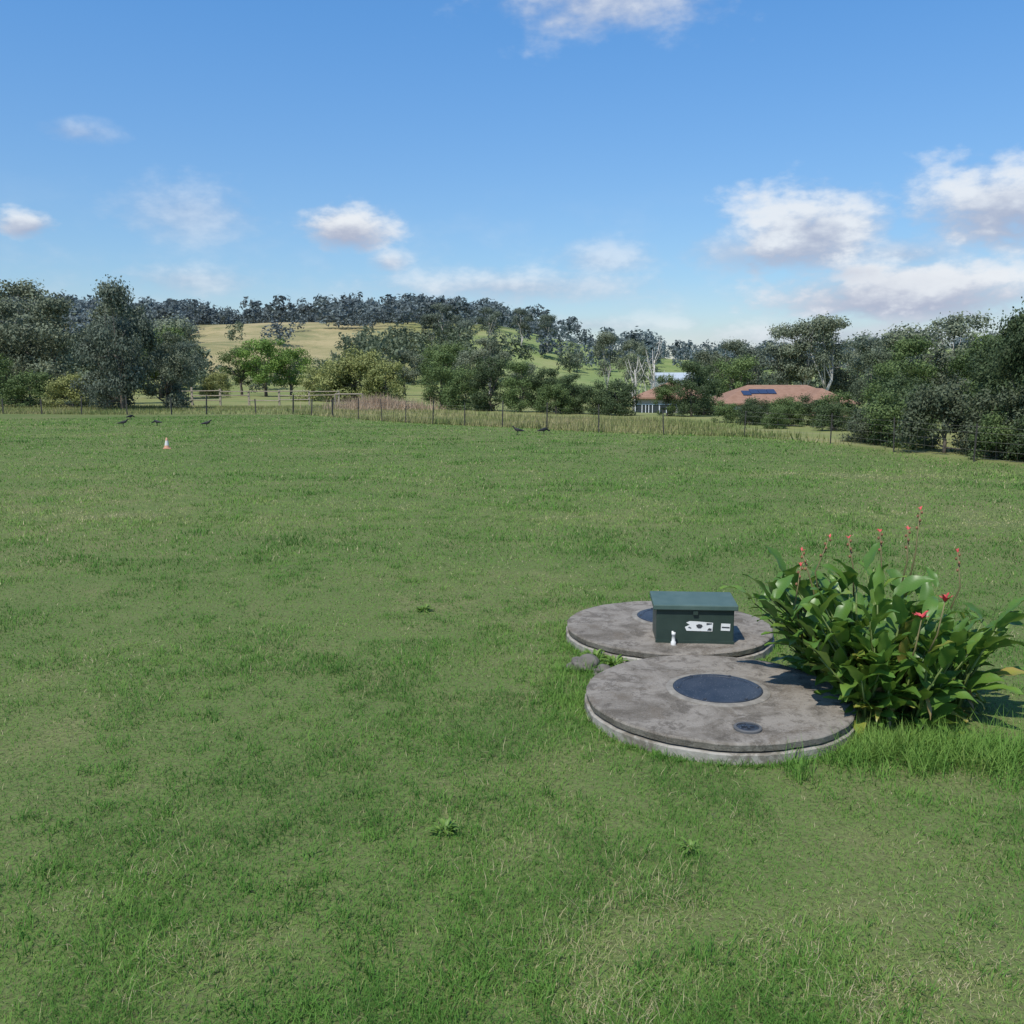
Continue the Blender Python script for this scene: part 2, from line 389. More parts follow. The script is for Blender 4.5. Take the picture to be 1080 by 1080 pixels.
for a in [('gum',-50,95,12.0,1.25,GREY),('dense',-43,88,9.8,.95,GREY),('dense',-48.5,90,10.0,1.0,GREY),('gum',-38.2,92,9.6,1.2,GREY),
  ('dense',-29.4,71,9.4,.66,BLUE),('dense',-31.8,74,7.2,.9,BLUE),('dense',-26.8,73,6.2,.8,GREY),('dense',-45,80,5.4,1.1,MID),('shrub',-40,78,3.2,1.2,MID),('shrub',-36,77,3.0,1.2,OLIVE),
  ('dense',-55,86,11,1.1,GREY),('round',-44,118,10,1.1,GREY),('round',-39.5,112,7.0,1.0,BLUE),('round',-43,115,8.8,1,MID),
  ('round',-34.0,130,8.2,1.0,BRIGHT),('round',-38.2,133,7.0,1,MID),('round',-31.0,132,7.0,1,BRIGHT),('shrub',-37,118,3.4,1,OLIVE),
  ('shrub',-16.4,100,6.0,.95,OLIVE),('shrub',-20.6,104,4.8,1,OLIVE),('shrub',-13.2,98,4.6,1,OLIVE),('shrub',-18.5,101,3.6,1,MID),
  ('dense',-5.7,75,4.5,.9,MID),('shrub',-3.6,72,3.5,.8,MID),('dense',-1.6,70,4.2,1,DARK),('dense',.6,68,3.6,1,MID),('dense',2.3,68,3.2,1.1,DARK),('dense',4.1,66,2.9,1.1,DARK),
  ('shrub',5.7,64,2.5,.9,DARK),('shrub',7.3,62,2.5,.9,DARK),('shrub',3.0,64,2.3,1,MID),
  ('round',-10,135,7.6,1.1,MID),('round',-5.3,130,6.6,1.1,GREY),('round',1.3,125,5.2,1.1,GREY),('round',6.3,122,4.2,1.1,MID),('round',-16,140,7,1.1,GREY),('gum',-3,128,8.0,1,GREY),
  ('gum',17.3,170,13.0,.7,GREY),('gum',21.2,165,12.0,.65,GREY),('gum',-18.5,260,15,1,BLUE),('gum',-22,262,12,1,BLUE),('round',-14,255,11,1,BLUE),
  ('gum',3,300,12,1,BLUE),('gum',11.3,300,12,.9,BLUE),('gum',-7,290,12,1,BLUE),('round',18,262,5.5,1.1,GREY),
  ('dense',11.5,60,3.5,.9,DARK),('dense',10.1,61,2.7,.9,MID),('dense',12.9,63,3.5,.85,DARK),
  ('shrub',11.7,51,1.35,1,MID),('shrub',13.2,50.5,1.5,1,DARK),('shrub',14.5,49.5,1.6,1,MID),('shrub',15.6,48.5,1.7,1,DARK),('shrub',16.4,47.5,1.9,1,MID),
  ('shrub',12.4,49,1.3,1,DARK),('shrub',14.0,47.5,1.4,1,MID),('shrub',12.9,45.5,1.2,1,MID),('shrub',14.9,43.5,1.5,1,DARK),
  ('dense',17.4,45,3.7,.8,DGREY),('dense',15.9,39.5,3.1,.9,MID),('dense',15.0,36,2.6,1,DARK),('round',25.6,60,6.0,1.1,GREY),('gum',29,62,7.0,1.1,GREY),('round',26,66,6.0,1.1,BLUE),('dense',23,55,4.8,1,MID),('dense',27,54,5.2,1,MID),
  ('shrub',14.0,30.2,2.5,.9,DGREY),('shrub',13.6,32.8,2.1,.95,MID),('shrub',14.9,28.4,2.3,.95,DGREY),('shrub',15.2,26.0,1.9,1,DARK),('shrub',14.5,27.8,1.5,1,MID),('shrub',16.0,24.3,1.9,1,DARK),('shrub',14.2,34.8,2.4,.9,DARK),('shrub',13.4,34.8,1.6,1,DGREY),
  ('dense',15.6,28.6,4.7,.62,DARK),('dense',16.0,26.8,4.7,.75,DARK),('dense',18.3,34.5,4.7,.8,DARK),('dense',17.0,32,3.7,.9,DARK),('dense',21,40,4.6,.9,MID),
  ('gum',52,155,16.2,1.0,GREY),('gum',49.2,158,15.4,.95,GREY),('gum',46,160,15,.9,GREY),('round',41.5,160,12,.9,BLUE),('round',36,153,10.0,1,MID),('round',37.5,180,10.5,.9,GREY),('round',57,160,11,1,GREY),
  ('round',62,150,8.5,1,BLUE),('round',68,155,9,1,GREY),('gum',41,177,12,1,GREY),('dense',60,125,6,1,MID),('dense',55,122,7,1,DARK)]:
    plant_tree(*a)
def dead_tree(x,y,s,seed,hook):
    G=Geo(); g=np.random.default_rng(seed)
    G.tube([(0,0,-.2),(.1,0,3),(.0,.1,6),(.3,0,8.6)],[.32,.24,.16,.08],8)
    for i in range(14):
        p=Vector((.05,0,2.0+i*.48)); a=g.random()*6.28; l=1.2+g.random()*1.9
        q=p+Vector((math.cos(a)*l*.5,math.sin(a)*l*.5,l*.5)); e=p+Vector((math.cos(a)*l*.8,math.sin(a)*l*.8,l*1.3))
        G.tube([p,q,e],[.09,.06,.025],5)
        for k in range(2):
            b2=g.random()*6.28; G.tube([q,q+Vector((math.cos(b2)*.7,math.sin(b2)*.7,.7))],[.04,.02],4)
    if hook: G.tube([(.3,0,8.6),(.2,0,10),(1.0,0,11.1),(2.0,0,11.3)],[.08,.07,.06,.04],5)
    tag(obj('dead_tree',G.mesh('dead_tree',bark_pale,True),None,(x,y,float(gz(x,y))),(0,0,seed),(s,s,s)),'bare white dead tree with spreading branches','tree')
dead_tree(22.2,148,1.0,5,True); dead_tree(20.0,152,.8,9,False)

def forest(name,pts,hts,nleaf,lsize,col,label):
    g=np.random.default_rng(len(pts)); Vs=[];Ts=[]
    temps=[]
    for s in range(8):
        L=make_lobes('round' if s%2 else 'gum',np.random.default_rng(100+s))
        if s%2==0: L[:,3]*=1.35
        w=L[:,3]**2; pick=g.choice(len(L),nleaf,p=w/w.sum()); d=unit(g.normal(size=(nleaf,3)))
        C=L[pick,:3]+d*(L[pick,3]*(.5+.6*g.random(nleaf)))[:,None]
        Nn=unit(d+.5*g.normal(size=(nleaf,3))+np.array([0,0,.3]))
        V,_=leaf_quads(C,Nn,lsize*(.6+.8*g.random(nleaf)),g)
        lt=g.random(len(L)); temps.append((V,np.repeat(.35*lt[pick]+.3*g.random(nleaf),4)))
    for (x,y),hh_ in zip(pts,hts):
        V,t=temps[g.integers(8)]; a=g.random()*6.28; c,s=math.cos(a),math.sin(a); wv=hh_*(.85+.5*g.random())
        P=np.stack([(V[:,0]*c-V[:,1]*s)*wv+x,(V[:,0]*s+V[:,1]*c)*wv+y,V[:,2]*hh_+float(gz(x,y))-.08*hh_],1)
        Vs.append(P); Ts.append(np.clip(t+g.random()*.5-.05,0,1))
    V=np.concatenate(Vs); i=np.arange(len(V)//4)*4
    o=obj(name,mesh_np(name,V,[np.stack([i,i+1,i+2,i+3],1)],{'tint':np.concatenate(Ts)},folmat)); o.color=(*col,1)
    tag(o,label,'forest',kind='stuff'); return o
pts=[];hts=[]
rr_=random.Random(3)
for i in range(9000):
    y=rr_.uniform(140,560); a=rr_.uniform(-.72,.72); x=a*y
    u_=a*984+540
    nz=float(vnoise(x+400,y,38)); n2=float(vnoise(x+40,y+90,16))
    p=0
    if y>405 and a<.02: p=.95
    elif y>425: p=.35 if a<.2 else .55
    elif u_<212: p=.8 if y>150 else .5
    elif u_<352: p=(.02 if n2<.74 else .5) if y>220 else (.25 if nz>.5 else .03)
    elif u_<525: p=(.8 if nz>.38 else .12) if y>235 else (.4 if nz>.45 else .06)
    elif u_<672: p=(.02 if n2<.68 else .25) if y>190 else .04
    elif u_<760: p=.45 if nz>.45 else .06
    elif u_<925: p=.6 if y>165 else 0
    elif u_<1000: p=.03 if y>330 else (.3 if y<260 else .1)
    else: p=.55
    if 26<x<46 and 160<y<232: p=0
    if 24<x<44 and y<205: p=0
    if 40<x<52 and 205<y<245: p=0
    if y<165 and x>10: p=0
    if x/y<-.3 and y<160: p*=.5
    if rr_.random()<p*.36:
        hgt=rr_.uniform(8,13) if y>330 else rr_.uniform(5.5,10)
        if y>405 and a<-.15: hgt*=1.12
        if 212<u_<352 and y<240: hgt*=.6
        if a>.15: hgt*=.75
        pts.append((x,y)); hts.append(hgt)
P=list(zip(pts,hts)); near_=[q for q in P if q[0][1]<270]; far_=[q for q in P if q[0][1]>=270]
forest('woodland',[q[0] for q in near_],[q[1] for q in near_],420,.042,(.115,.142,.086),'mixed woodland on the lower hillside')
forest('hill_forest',[q[0] for q in far_],[q[1] for q in far_],200,.060,(.125,.155,.158),'haze-tinted eucalyptus forest along the hill ridge')  # distance haze is painted into this bluish grey foliage colour

# ------------------------------------------------------------ fences
steel=simple('weathered_steel',(.06,.056,.05),.7,.3,.2,5)
wirem=simple('fence_wire',(.16,.15,.12),.6,.4,.1,5)
wood=simple('weathered_timber',(.32,.27,.21),.85,.2,.25,6)
fence=obj('wire_fence',None); tag(fence,'thin wire fence on dark steel posts around the lawn','fence')
PG=Geo(); PG.box((0,0,.55),(.045,.015,1.26)); PG.box((0,.024,.55),(.015,.031,1.24)); pm_=PG.mesh('fence_post',steel)
WG=Geo(); pts_=[]
for (x0,y0),(x1,y1) in zip(FP[:-1],FP[1:]):
    l=math.hypot(x1-x0,y1-y0); k=max(1,round(l/3.1))
    for i in range(k):
        j=random.uniform(-.12,.12)/max(k,1)
        pts_.append((x0+(x1-x0)*(i/k+(j if i else 0)),y0+(y1-y0)*(i/k+(j if i else 0))))
pts_.append(FP[-1])
for i,(x,y) in enumerate(pts_):
    sc_=1.9 if y>58 else (1.1 if y>38 else .85)
    obj('fence_post',pm_,fence,(x,y,float(gz(x,y))),(random.uniform(-.06,.06),random.uniform(-.06,.06),random.random()),(sc_,sc_,random.uniform(.88,1.1)))
for (x0,y0),(x1,y1) in zip(pts_[:-1],pts_[1:]):
    z0,z1=float(gz(x0,y0)),float(gz(x1,y1))
    for hz in(.12,.35,.6,.85,1.02):
        WG.tube([(x0,y0,z0+hz),((x0+x1)/2,(y0+y1)/2,(z0+z1)/2+hz-.02),(x1,y1,z1+hz)],[.0028]*3,3,False)
    for k in range(1,10):
        t=k/10; x,y,z=x0+(x1-x0)*t,y0+(y1-y0)*t,z0+(z1-z0)*t
        WG.tube([(x,y,z+.1),(x,y,z+.84)],[.0022]*2,3,False)
obj('wire_mesh',WG.mesh('wire_mesh',wirem),fence)
tf=obj('timber_fence',None); tag(tf,'grey timber post and rail fence by the paddock','fence')
TG=Geo(); TG.box((0,0,.7),(.16,.16,1.5)); tp=TG.mesh('timber_post',wood)
TP=[(-30.6,83.4),(-28.6,84),(-26.2,84.4),(-23.8,85),(-21.2,85.6),(-18.6,86.2),(-16,86.8)]
for x,y in TP: obj('fence_post',tp,tf,(x,y,float(gz(x,y))),(0,0,0),(1,1,random.uniform(.85,1.15)))
RG=Geo()
for i,((x0,y0),(x1,y1)) in enumerate(zip(TP[:-1],TP[1:])):
    for hz in((.45,1.28),(.5,.9,1.28),(.9,1.25))[i%3]:
        RG.tube([(x0,y0-.1,float(gz(x0,y0))+hz),(x1,y1-.1,float(gz(x1,y1))+hz+random.uniform(-.06,.06))],[.045,.045],5)
obj('rail',RG.mesh('rail',wood),tf)
fr=Geo()
for x in(-1.1,1.1): fr.tube([(x,0,0),(x,0,1.15)],[.05,.05],6)
fr.tube([(-1.1,0,1.15),(1.1,0,1.15)],[.05,.05],6); fr.tube([(-1.1,0,1.15),(-1.5,.9,0)],[.04,.04],6); fr.tube([(1.1,0,1.15),(1.5,.9,0)],[.04,.04],6)
tag(obj('goal_frame',fr.mesh('goal_frame',wood),None,(-13.2,76,float(gz(-13.2,76)))),'small timber goal frame in long grass','frame')

# ------------------------------------------------------------ houses
brick,h,b=newmat('house_brick',.85,.2)
bt=h.n('ShaderNodeTexBrick'); bt.inputs['Scale'].default_value=5
bt.inputs['Color1'].default_value=(.26,.14,.09,1); bt.inputs['Color2'].default_value=(.32,.18,.12,1); bt.inputs['Mortar'].default_value=(.35,.32,.28,1)
h.L.new(h.n('ShaderNodeTexCoord').outputs['Object'],bt.inputs['Vector']); h.L.new(bt.outputs[0],b.inputs['Base Color'])
tile,h,b=newmat('terracotta_tile',.85,.15)
tc=h.n('ShaderNodeTexCoord').outputs['Object']
wv=h.n('ShaderNodeTexWave',wave_type='BANDS',bands_direction='Z'); wv.inputs['Scale'].default_value=2.2; h.L.new(tc,wv.inputs['Vector'])
h.put(b.inputs['Base Color'],h.mix(h.m('MULTIPLY',wv.outputs['Fac'],.35),h.ramp(h.noise(1.5,tc,5,.6),[(.3,(.24,.135,.09)),(.7,(.33,.20,.14))]),(.17,.10,.07)))
glass=simple('dark_glass',(.03,.04,.05),.1,.6); solar=simple('solar_panel',(.03,.045,.09),.3,.5); whitep=simple('white_paint',(.74,.75,.76),.5,.3,.04)
def hip(G,cx,cy,z,w,d,hr,ov=.5):
    w2,d2=w/2+ov,d/2+ov; rl=max(.3,w2-d2)
    G.add([(cx-w2,cy-d2,z),(cx+w2,cy-d2,z),(cx+w2,cy+d2,z),(cx-w2,cy+d2,z),(cx-rl,cy,z+hr),(cx+rl,cy,z+hr),
           (cx-w2,cy-d2,z-.18),(cx+w2,cy-d2,z-.18),(cx+w2,cy+d2,z-.18),(cx-w2,cy+d2,z-.18)],
          [(0,1,5,4),(1,2,5),(2,3,4,5),(3,0,4),(6,7,1,0),(7,8,2,1),(8,9,3,2),(9,6,0,3),(9,8,7,6)])
def house(x,y,w,d,wall_h,rh,wing,label,panels,rz=0):
    e=obj('brick_house',None,None,(x,y,float(gz(x,y))-.1),(0,0,rz)); tag(e,label,'house')
    G=Geo(); G.box((0,0,wall_h/2),(w,d,wall_h))
    if wing: G.box((wing[0],-d/2-wing[2]/2+.01,wall_h/2-.005),(wing[1],wing[2],wall_h-.01))
    obj('wall',G.mesh('house_wall',brick),e)
    G=Geo(); hip(G,0,0,wall_h+.18,w,d,rh)
    if wing:
        hw=wing[1]/2+.5; y0=-d/2-wing[2]-.5; zz=wall_h+.2; pk=rh*.82
        G.add([(wing[0]-hw,y0,zz),(wing[0]+hw,y0,zz),(wing[0]+hw,0,zz),(wing[0]-hw,0,zz),(wing[0],y0+hw,zz+pk),(wing[0],0,zz+pk)],[(0,1,4),(1,2,5,4),(3,0,4,5),(0,3,2,1)])
    obj('roof',G.mesh('house_roof',tile),e)
    for wx in(-w*.40,-w*.25,-w*.05,w*.2,w*.4):
        if wing and abs(wx-wing[0])<wing[1]/2+.6: continue
        we=obj('window',None,e,(wx,-d/2-.02,1.65))
        g_=Geo(); g_.box((0,0,0),(1.5,.04,1.2)); obj('glass',g_.mesh('pane',glass),we)
        g_=Geo()
        for dx_ in(-.78,0,.78): g_.box((dx_,-.03,0),(.07,.06,1.3))
        for dz_ in(-.62,.62): g_.box((0,-.033,dz_),(1.6,.06,.07))
        obj('frame',g_.mesh('window_frame',whitep),we)
    sl=math.atan2(rh,d/2+.5)
    for px_,t_ in panels:
        g_=Geo(); g_.box((0,0,0),(1.15,1.4,.05)); yy=-(d/2+.5)*(1-t_)
        obj('solar_panel',g_.mesh('solar_panel',solar),e,(px_,yy,wall_h+.18+rh*t_+.10),(sl,0,0))
    return e
house(36.9,131,18.4,10,2.9,2.4,(4.4,6.0,3),'brick house with terracotta tiled hip roof and solar panels',[(-5.2,.52),(-4.0,.60),(-2.8,.60),(-1.6,.60)],R(4))
house(19.0,112,8,7,2.9,1.7,None,'red brick house partly hidden by dark shrubs',[],R(-12))
steelroof=simple('pale_steel_cladding',(.36,.38,.38),.6,.3,.05,1)
roofm=simple('pale_steel_roof',(.40,.44,.47),.6,.3,.06,1)
darkopen=simple('dark_opening',(.03,.03,.03),.9)
def shed(x,y,w,d,hw,hr,rz,label):
    e=obj('farm_shed',None,None,(x,y,float(gz(x,y))-.2),(0,0,rz)); tag(e,label,'shed')
    G=Geo(); G.add([(-w/2,-d/2,0),(w/2,-d/2,0),(w/2,d/2,0),(-w/2,d/2,0),(-w/2,-d/2,hw),(w/2,-d/2,hw),(w/2,d/2,hw),(-w/2,d/2,hw),(-w/2,0,hw+hr-.05),(w/2,0,hw+hr-.05)],
      [(0,1,5,4),(2,3,7,6),(1,2,6,9,5),(3,0,4,8,7)]); obj('wall',G.mesh('shed_wall',steelroof),e)
    G=Geo(); o_=.3
    G.add([(-w/2-o_,-d/2-o_,hw-.1),(w/2+o_,-d/2-o_,hw-.1),(w/2+o_,0,hw+hr+.03),(-w/2-o_,0,hw+hr+.03),(w/2+o_,d/2+o_,hw-.1),(-w/2-o_,d/2+o_,hw-.1)],[(0,1,2,3),(3,2,4,5)]); obj('roof',G.mesh('shed_roof',roofm),e)
    G=Geo(); G.box((0,-d/2-.03,1.4),(w*.4,.05,2.6)); obj('door',G.mesh('shed_door',darkopen),e)
shed(36.2,203,11.0,8,4.1,1.5,R(4),'long pale steel farm shed among trees')
shed(46,228,5,4,3.0,1.2,R(-10),'small white farm shed on the slope')
shed(-24,190,5,4,2.2,1.0,R(10),'small white shed among hillside trees')

# ------------------------------------------------------------ septic tanks
DZ=-.045
conc,h,b=newmat('weathered_concrete',.9,.15)
tc=h.n('ShaderNodeTexCoord').outputs['Object']
n1=h.noise(1.9,tc,6,.7,.8); n2=h.noise(5,tc,6,.75,.4); n3=h.noise(80,tc,4,.7); n4=h.noise(3.3,tc,6,.7,1.2)
base=h.ramp(n1,[(.32,(.110,.094,.074)),(.44,(.175,.153,.125)),(.56,(.260,.232,.195)),(.70,(.19,.164,.132))])
base=h.mix(h.m('MULTIPLY',h.mapr(n2,.49,.61),.75),base,(.090,.077,.062)); base=h.mix(h.m('MULTIPLY',h.mapr(n4,.55,.66),.6),base,(.135,.110,.083))
base=h.mix(h.m('MULTIPLY',h.mapr(n3,.5,.7),.4),base,(.34,.31,.27))
base=h.mix(h.m('MULTIPLY',h.mapr(h.noise(45,tc,3,.6),.62,.70),.6),base,(.055,.048,.040))
h.put(b.inputs['Base Color'],base)
bp=h.n('ShaderNodeBump'); bp.inputs['Strength'].default_value=.8; bp.inputs['Distance'].default_value=.008
h.L.new(h.m('ADD',n3,n2),bp.inputs['Height']); h.L.new(bp.outputs[0],b.inputs['Normal'])
conc2,h,b=newmat('stained_concrete_side',.9,.15)
tc=h.n('ShaderNodeTexCoord').outputs['Object']
c2=h.ramp(h.noise(7,tc,6,.7),[(.3,(.19,.17,.14)),(.5,(.31,.285,.245)),(.7,(.39,.365,.32))])
c2=h.mix(h.m('MULTIPLY',h.mapr(h.noise(4,tc,6,.75,.5),.48,.62),.8),c2,(.13,.112,.086))
h.put(b.inputs['Base Color'],c2)
bp=h.n('ShaderNodeBump'); bp.inputs['Strength'].default_value=.6; bp.inputs['Distance'].default_value=.008
h.L.new(h.noise(30,tc,5,.7),bp.inputs['Height']); h.L.new(bp.outputs[0],b.inputs['Normal'])
rimc=simple('cover_surround',(.22,.20,.17),.9,.15,.3,14,.5)
plast,h,b=newmat('dark_cover',.45,.4)
tc=h.n('ShaderNodeTexCoord').outputs['Object']
vv=h.noise(120,tc,2,.5); pp=h.noise(6,tc,4,.6)
h.put(b.inputs['Base Color'],h.mix(h.mapr(vv,.66,.72),h.ramp(pp,[(.3,(.018,.024,.034)),(.7,(.040,.047,.060))]),(.25,.26,.28)))
rimm=simple('cover_rim',(.10,.10,.10),.6,.3)
def tank(x,y,r_,top,cover,ports,label):
    e=obj('septic_tank',None,None,(x,y,DZ)); tag(e,label,'septic tank','concrete septic tanks in the lawn')
    wb=lambda t,r,z:(.004*math.sin(7*t+x)+.003*math.sin(17*t+y)+.002*math.sin(41*t),.0015*math.sin(9*t)) if r>.5 else (0,0)
    G=Geo(); G.lathe([(r_-.002,-.1),(r_+.001,.0),(r_-.002,top-.074),(r_-.014,top-.066),(.2,top-.065)],128,wob=wb); obj('wall',G.mesh('tank_wall',conc2),e)
    G=Geo(); G.lathe([(.1,top-.060),(r_-.034,top-.060),(r_-.018,top-.052),(r_-.012,top-.012),(r_-.018,top-.005),(r_-.026,top)],160,wob=wb)
    G.f.pop()
    G.lathe([(r_-.026,top),(r_*.93,top+.002),(r_*.8,top+.004),(r_*.6,top+.007),(.1,top+.010)],160,wob=wb)
    obj('lid_slab',G.mesh('tank_slab',conc,False),e)
    cx,cy,cr=cover
    c=obj('access_cover',None,e,(cx-x,cy-y,top+.004))
    G=Geo(); G.lathe([(cr+.060,-.02),(cr+.054,.009),(cr+.034,.016),(cr+.003,.016),(cr+.003,-.01)],72); G.f.pop(); obj('rim',G.mesh('cover_rim',rimc,False),c)
    G=Geo(); G.lathe([(cr,-.02),(cr,.017),(cr-.01,.021),(cr-.05,.022),(cr-.055,.018),(.02,.020)],72)
    for k in range(6):
        t=k*math.pi/3; G.lathe([(.012,0),(.012,.026),(.008,.029)],10,((cr-.028)*math.cos(t),(cr-.028)*math.sin(t),0))
    obj('cover_disc',G.mesh('cover_disc',plast),c)
    for px,py,pr in ports:
        q=obj('inspection_port',None,e,(px-x,py-y,top+.003))
        G=Geo(); G.lathe([(pr,-.02),(pr,.012),(pr-.005,.016),(pr-.018,.016),(pr-.018,.0)],40); G.f.pop(); obj('rim',G.mesh('port_rim',rimm),q)
        G=Geo(); G.lathe([(pr-.019,-.01),(pr-.019,.010),(.01,.012)],40); G.box((0,0,.016),(pr*.9,.015,.012)); G.box((0,0,.0161),(.015,pr*.9,.012)); obj('port_cap',G.mesh('port_cap',plast),q)
    return e
tank(1.47,6.42,.95,.18,(1.48,6.47,.315),[(1.51,5.72,.09)],'round concrete septic tank with dark round cover')
tank(1.43,8.30,.94,.18,(1.50,8.54,.32),[],'round concrete septic tank carrying a green control box')

gmat,h,b=newmat('dark_green_paint',.42,.4)
tc=h.n('ShaderNodeTexCoord').outputs['Object']
h.put(b.inputs['Base Color'],h.ramp(h.noise(5,tc,5,.6),[(.3,(.024,.042,.034)),(.7,(.036,.058,.046))]))
lmat,h,b=newmat('pale_green_lid',.5,.35)  # lid is a paler green than the box body
tc=h.n('ShaderNodeTexCoord').outputs['Object']
h.put(b.inputs['Base Color'],h.ramp(h.noise(6,tc,5,.65),[(.3,(.055,.095,.080)),(.7,(.085,.13,.11))]))
bx0=obj('control_box',None,None,(1.56,7.86,.186+DZ),(0,0,R(-4))); tag(bx0,'dark green metal control box with torn white stickers','utility box')
W,D,HH=.65,.38,.325
G=Geo(); G.box((0,0,HH/2),(W,D,HH)); o=obj('box_body',G.mesh('box_body',gmat),bx0); bevel(o,.008)
G=Geo(); ov=.028
lv=[(-W/2-ov,-D/2-ov,HH-.035),(W/2+ov,-D/2-ov,HH-.035),(W/2+ov,D/2+ov,HH-.015),(-W/2-ov,D/2+ov,HH-.015),
    (-W/2-ov,-D/2-ov,HH+.008),(W/2+ov,-D/2-ov,HH+.008),(W/2+ov,D/2+ov,HH+.030),(-W/2-ov,D/2+ov,HH+.030)]
G.add(lv,[(0,3,2,1),(4,5,6,7),(0,1,5,4),(1,2,6,5),(2,3,7,6),(3,0,4,7)]); o=obj('box_lid',G.mesh('box_lid',lmat),bx0); bevel(o,.007)
G=Geo(); G.box((0,-D/2-.004,.012),(W+.01,.012,.024)); obj('base_flange',G.mesh('base_flange',gmat),bx0)
sticker=simple('white_sticker',(.72,.72,.70),.5,.3,.06,30); ink=simple('sticker_ink',(.05,.055,.06),.6)
yf=-D/2-.0025
def plate(poly,y,mat,name,par):
    G=Geo(); G.add([(x,y,z) for x,z in poly],[tuple(range(len(poly)))]); return obj(name,G.mesh(name,mat),par)
s1=plate([(-.07,.108),(.145,.105),(.15,.18),(.02,.190),(-.045,.192),(-.075,.178),(-.045,.160),(-.085,.140)],yf,sticker,'sticker',bx0)
for poly in [[(.015,.140),(.03,.130),(.05,.132),(.064,.15),(.055,.164),(.03,.168),(.008,.158)],[(.095,.160),(.14,.168),(.142,.175),(.095,.178)],[(.10,.114),(.138,.112),(.138,.130),(.115,.134)],[(-.06,.136),(-.035,.127),(-.03,.133),(-.048,.144)]]:
    plate(poly,yf-.002,ink,'sticker_print',s1)
s2=plate([(.215,.114),(.292,.112),(.294,.174),(.217,.176)],yf,sticker,'sticker',bx0)
plate([(.222,.138),(.287,.136),(.288,.147),(.223,.149)],yf-.002,ink,'sticker_print',s2)
G=Geo(); G.box((0,-D/2-.012,HH-.058),(.04,.016,.035)); obj('latch',G.mesh('latch',gmat),bx0)
pvc=simple('white_pvc',(.66,.65,.62),.4,.4,.06)
G=Geo(); G.lathe([(.022,0),(.022,.028),(.015,.036),(.014,.085),(.017,.087),(.017,.11)],14,(1.36,7.63,.182)); G.tube([(1.36,7.63,.24),(1.352,7.64,.30)],[.009,.008],8)
tag(obj('conduit_pipe',G.mesh('conduit',pvc,True),None,(0,0,DZ)),'short upright white plastic pipe beside the green box','pipe')
rockm=simple('grey_rock',(.15,.135,.115),.9,.2,.4,9,.8)
for i,(x,y,s) in enumerate([(.58,7.42,.115),(.73,7.27,.075)]):
    bm=bmesh.new(); bmesh.ops.create_icosphere(bm,subdivisions=4,radius=1)
    for v in bm.verts:
        p=v.co; f=1+.22*math.sin(p.x*3+i*2)*math.cos(p.y*2.4+i)+.10*math.sin(p.z*7+p.x*5+i)+.05*math.sin(p.y*13+p.x*9)
        v.co=Vector((p.x*f*1.1,p.y*f,max(p.z*f*.75,-.3)))*s
    me=bpy.data.meshes.new('rock'); bm.to_mesh(me); bm.free(); me.materials.append(rockm)
    me.polygons.foreach_set('use_smooth',[True]*len(me.polygons))
    tag(obj('rock',me,None,(x,y,.015),(0,0,i)),'rough grey rock tucked between the concrete tanks','rock','rocks by the tanks')

# ------------------------------------------------------------ canna plant & weeds
def leafmat(name,stops,gl=.38):
    m,h,b=newmat(name,gl,.45)
    t=h.attr('tint'); uvv=h.attr('vein')
    wv=h.m('SINE',h.m('MULTIPLY',uvv,90)); c=h.ramp(t,stops)
    c=h.mix(h.m('MULTIPLY',h.mapr(wv,.2,1),.12),c,(.22,.31,.08))
    pos=h.n('ShaderNodeNewGeometry').outputs['Position']
    c=h.mix(h.m('MULTIPLY',h.mapr(h.noise(28,pos,4,.6),.58,.72),.35),c,(.20,.21,.06))
    h.put(b.inputs['Base Color'],c)
    tr=h.n('ShaderNodeBsdfTranslucent'); h.put(tr.inputs[0],h.mix(.5,c,(.22,.34,.04)))
    mx=h.n('ShaderNodeMixShader'); mx.inputs[0].default_value=.3
    h.L.new(b.outputs[0],mx.inputs[1]); h.L.new(tr.outputs[0],mx.inputs[2])
    h.L.new(mx.outputs[0],m.node_tree.nodes['Material Output'].inputs[0])
    return m
cannam=leafmat('canna_leaf',[(0,(.052,.118,.019)),(.42,(.095,.195,.032)),(.72,(.165,.275,.046)),(.86,(.28,.30,.055)),(.93,(.36,.28,.08)),(1,(.25,.16,.08))])
def leaf(VL,FL,TL,VE,base,az,elev,length,width,curl,tint,g,roll=0):
    ns=9; p=Vector(base); e=elev; rows=[]
    side=Vector((-math.sin(az),math.cos(az),0))
    for i in range(ns+1):
        t=i/ns
        d=Vector((math.cos(az)*math.cos(e),math.sin(az)*math.cos(e),math.sin(e)))
        up=side.cross(d)*-1
        if up.z<0 and e<1.5: up=-up
        sd=(side*math.cos(roll)+up*math.sin(roll))
        u2=(up*math.cos(roll)-side*math.sin(roll))
        w=width*.5*(math.sin(math.pi*min(1,(t*.97+.03)))**.75)*(1-.28*t) if t<1 else 0.002
        if i==0: w=width*.04
        fold=.30; wav=.07*width*math.sin(t*14+tint*40)
        rows.append([p-sd*w+u2*(w*fold+wav),p-sd*w*.5+u2*w*fold*.35,p,p+sd*w*.5+u2*w*fold*.35,p+sd*w+u2*(w*fold-wav)])
        p=p+d*(length/ns); e-=curl/ns*(.4+1.2*t)
    n0=len(VL)
    for i,rw in enumerate(rows):
        for k,q in enumerate(rw):
            VL.append(tuple(q)); TL.append(tint+(.07 if (k in(0,4) and tint>.7) else 0)); VE.append(i/ns+abs(k-2)*.06)
    for i in range(ns):
        for k in range(4):
            a=n0+i*5+k; FL.append((a,a+1,a+6,a+5))
CX,CY=2.53,6.52
def intank(px,py,m=.98): return (px-1.47)**2+(py-6.42)**2<m*m
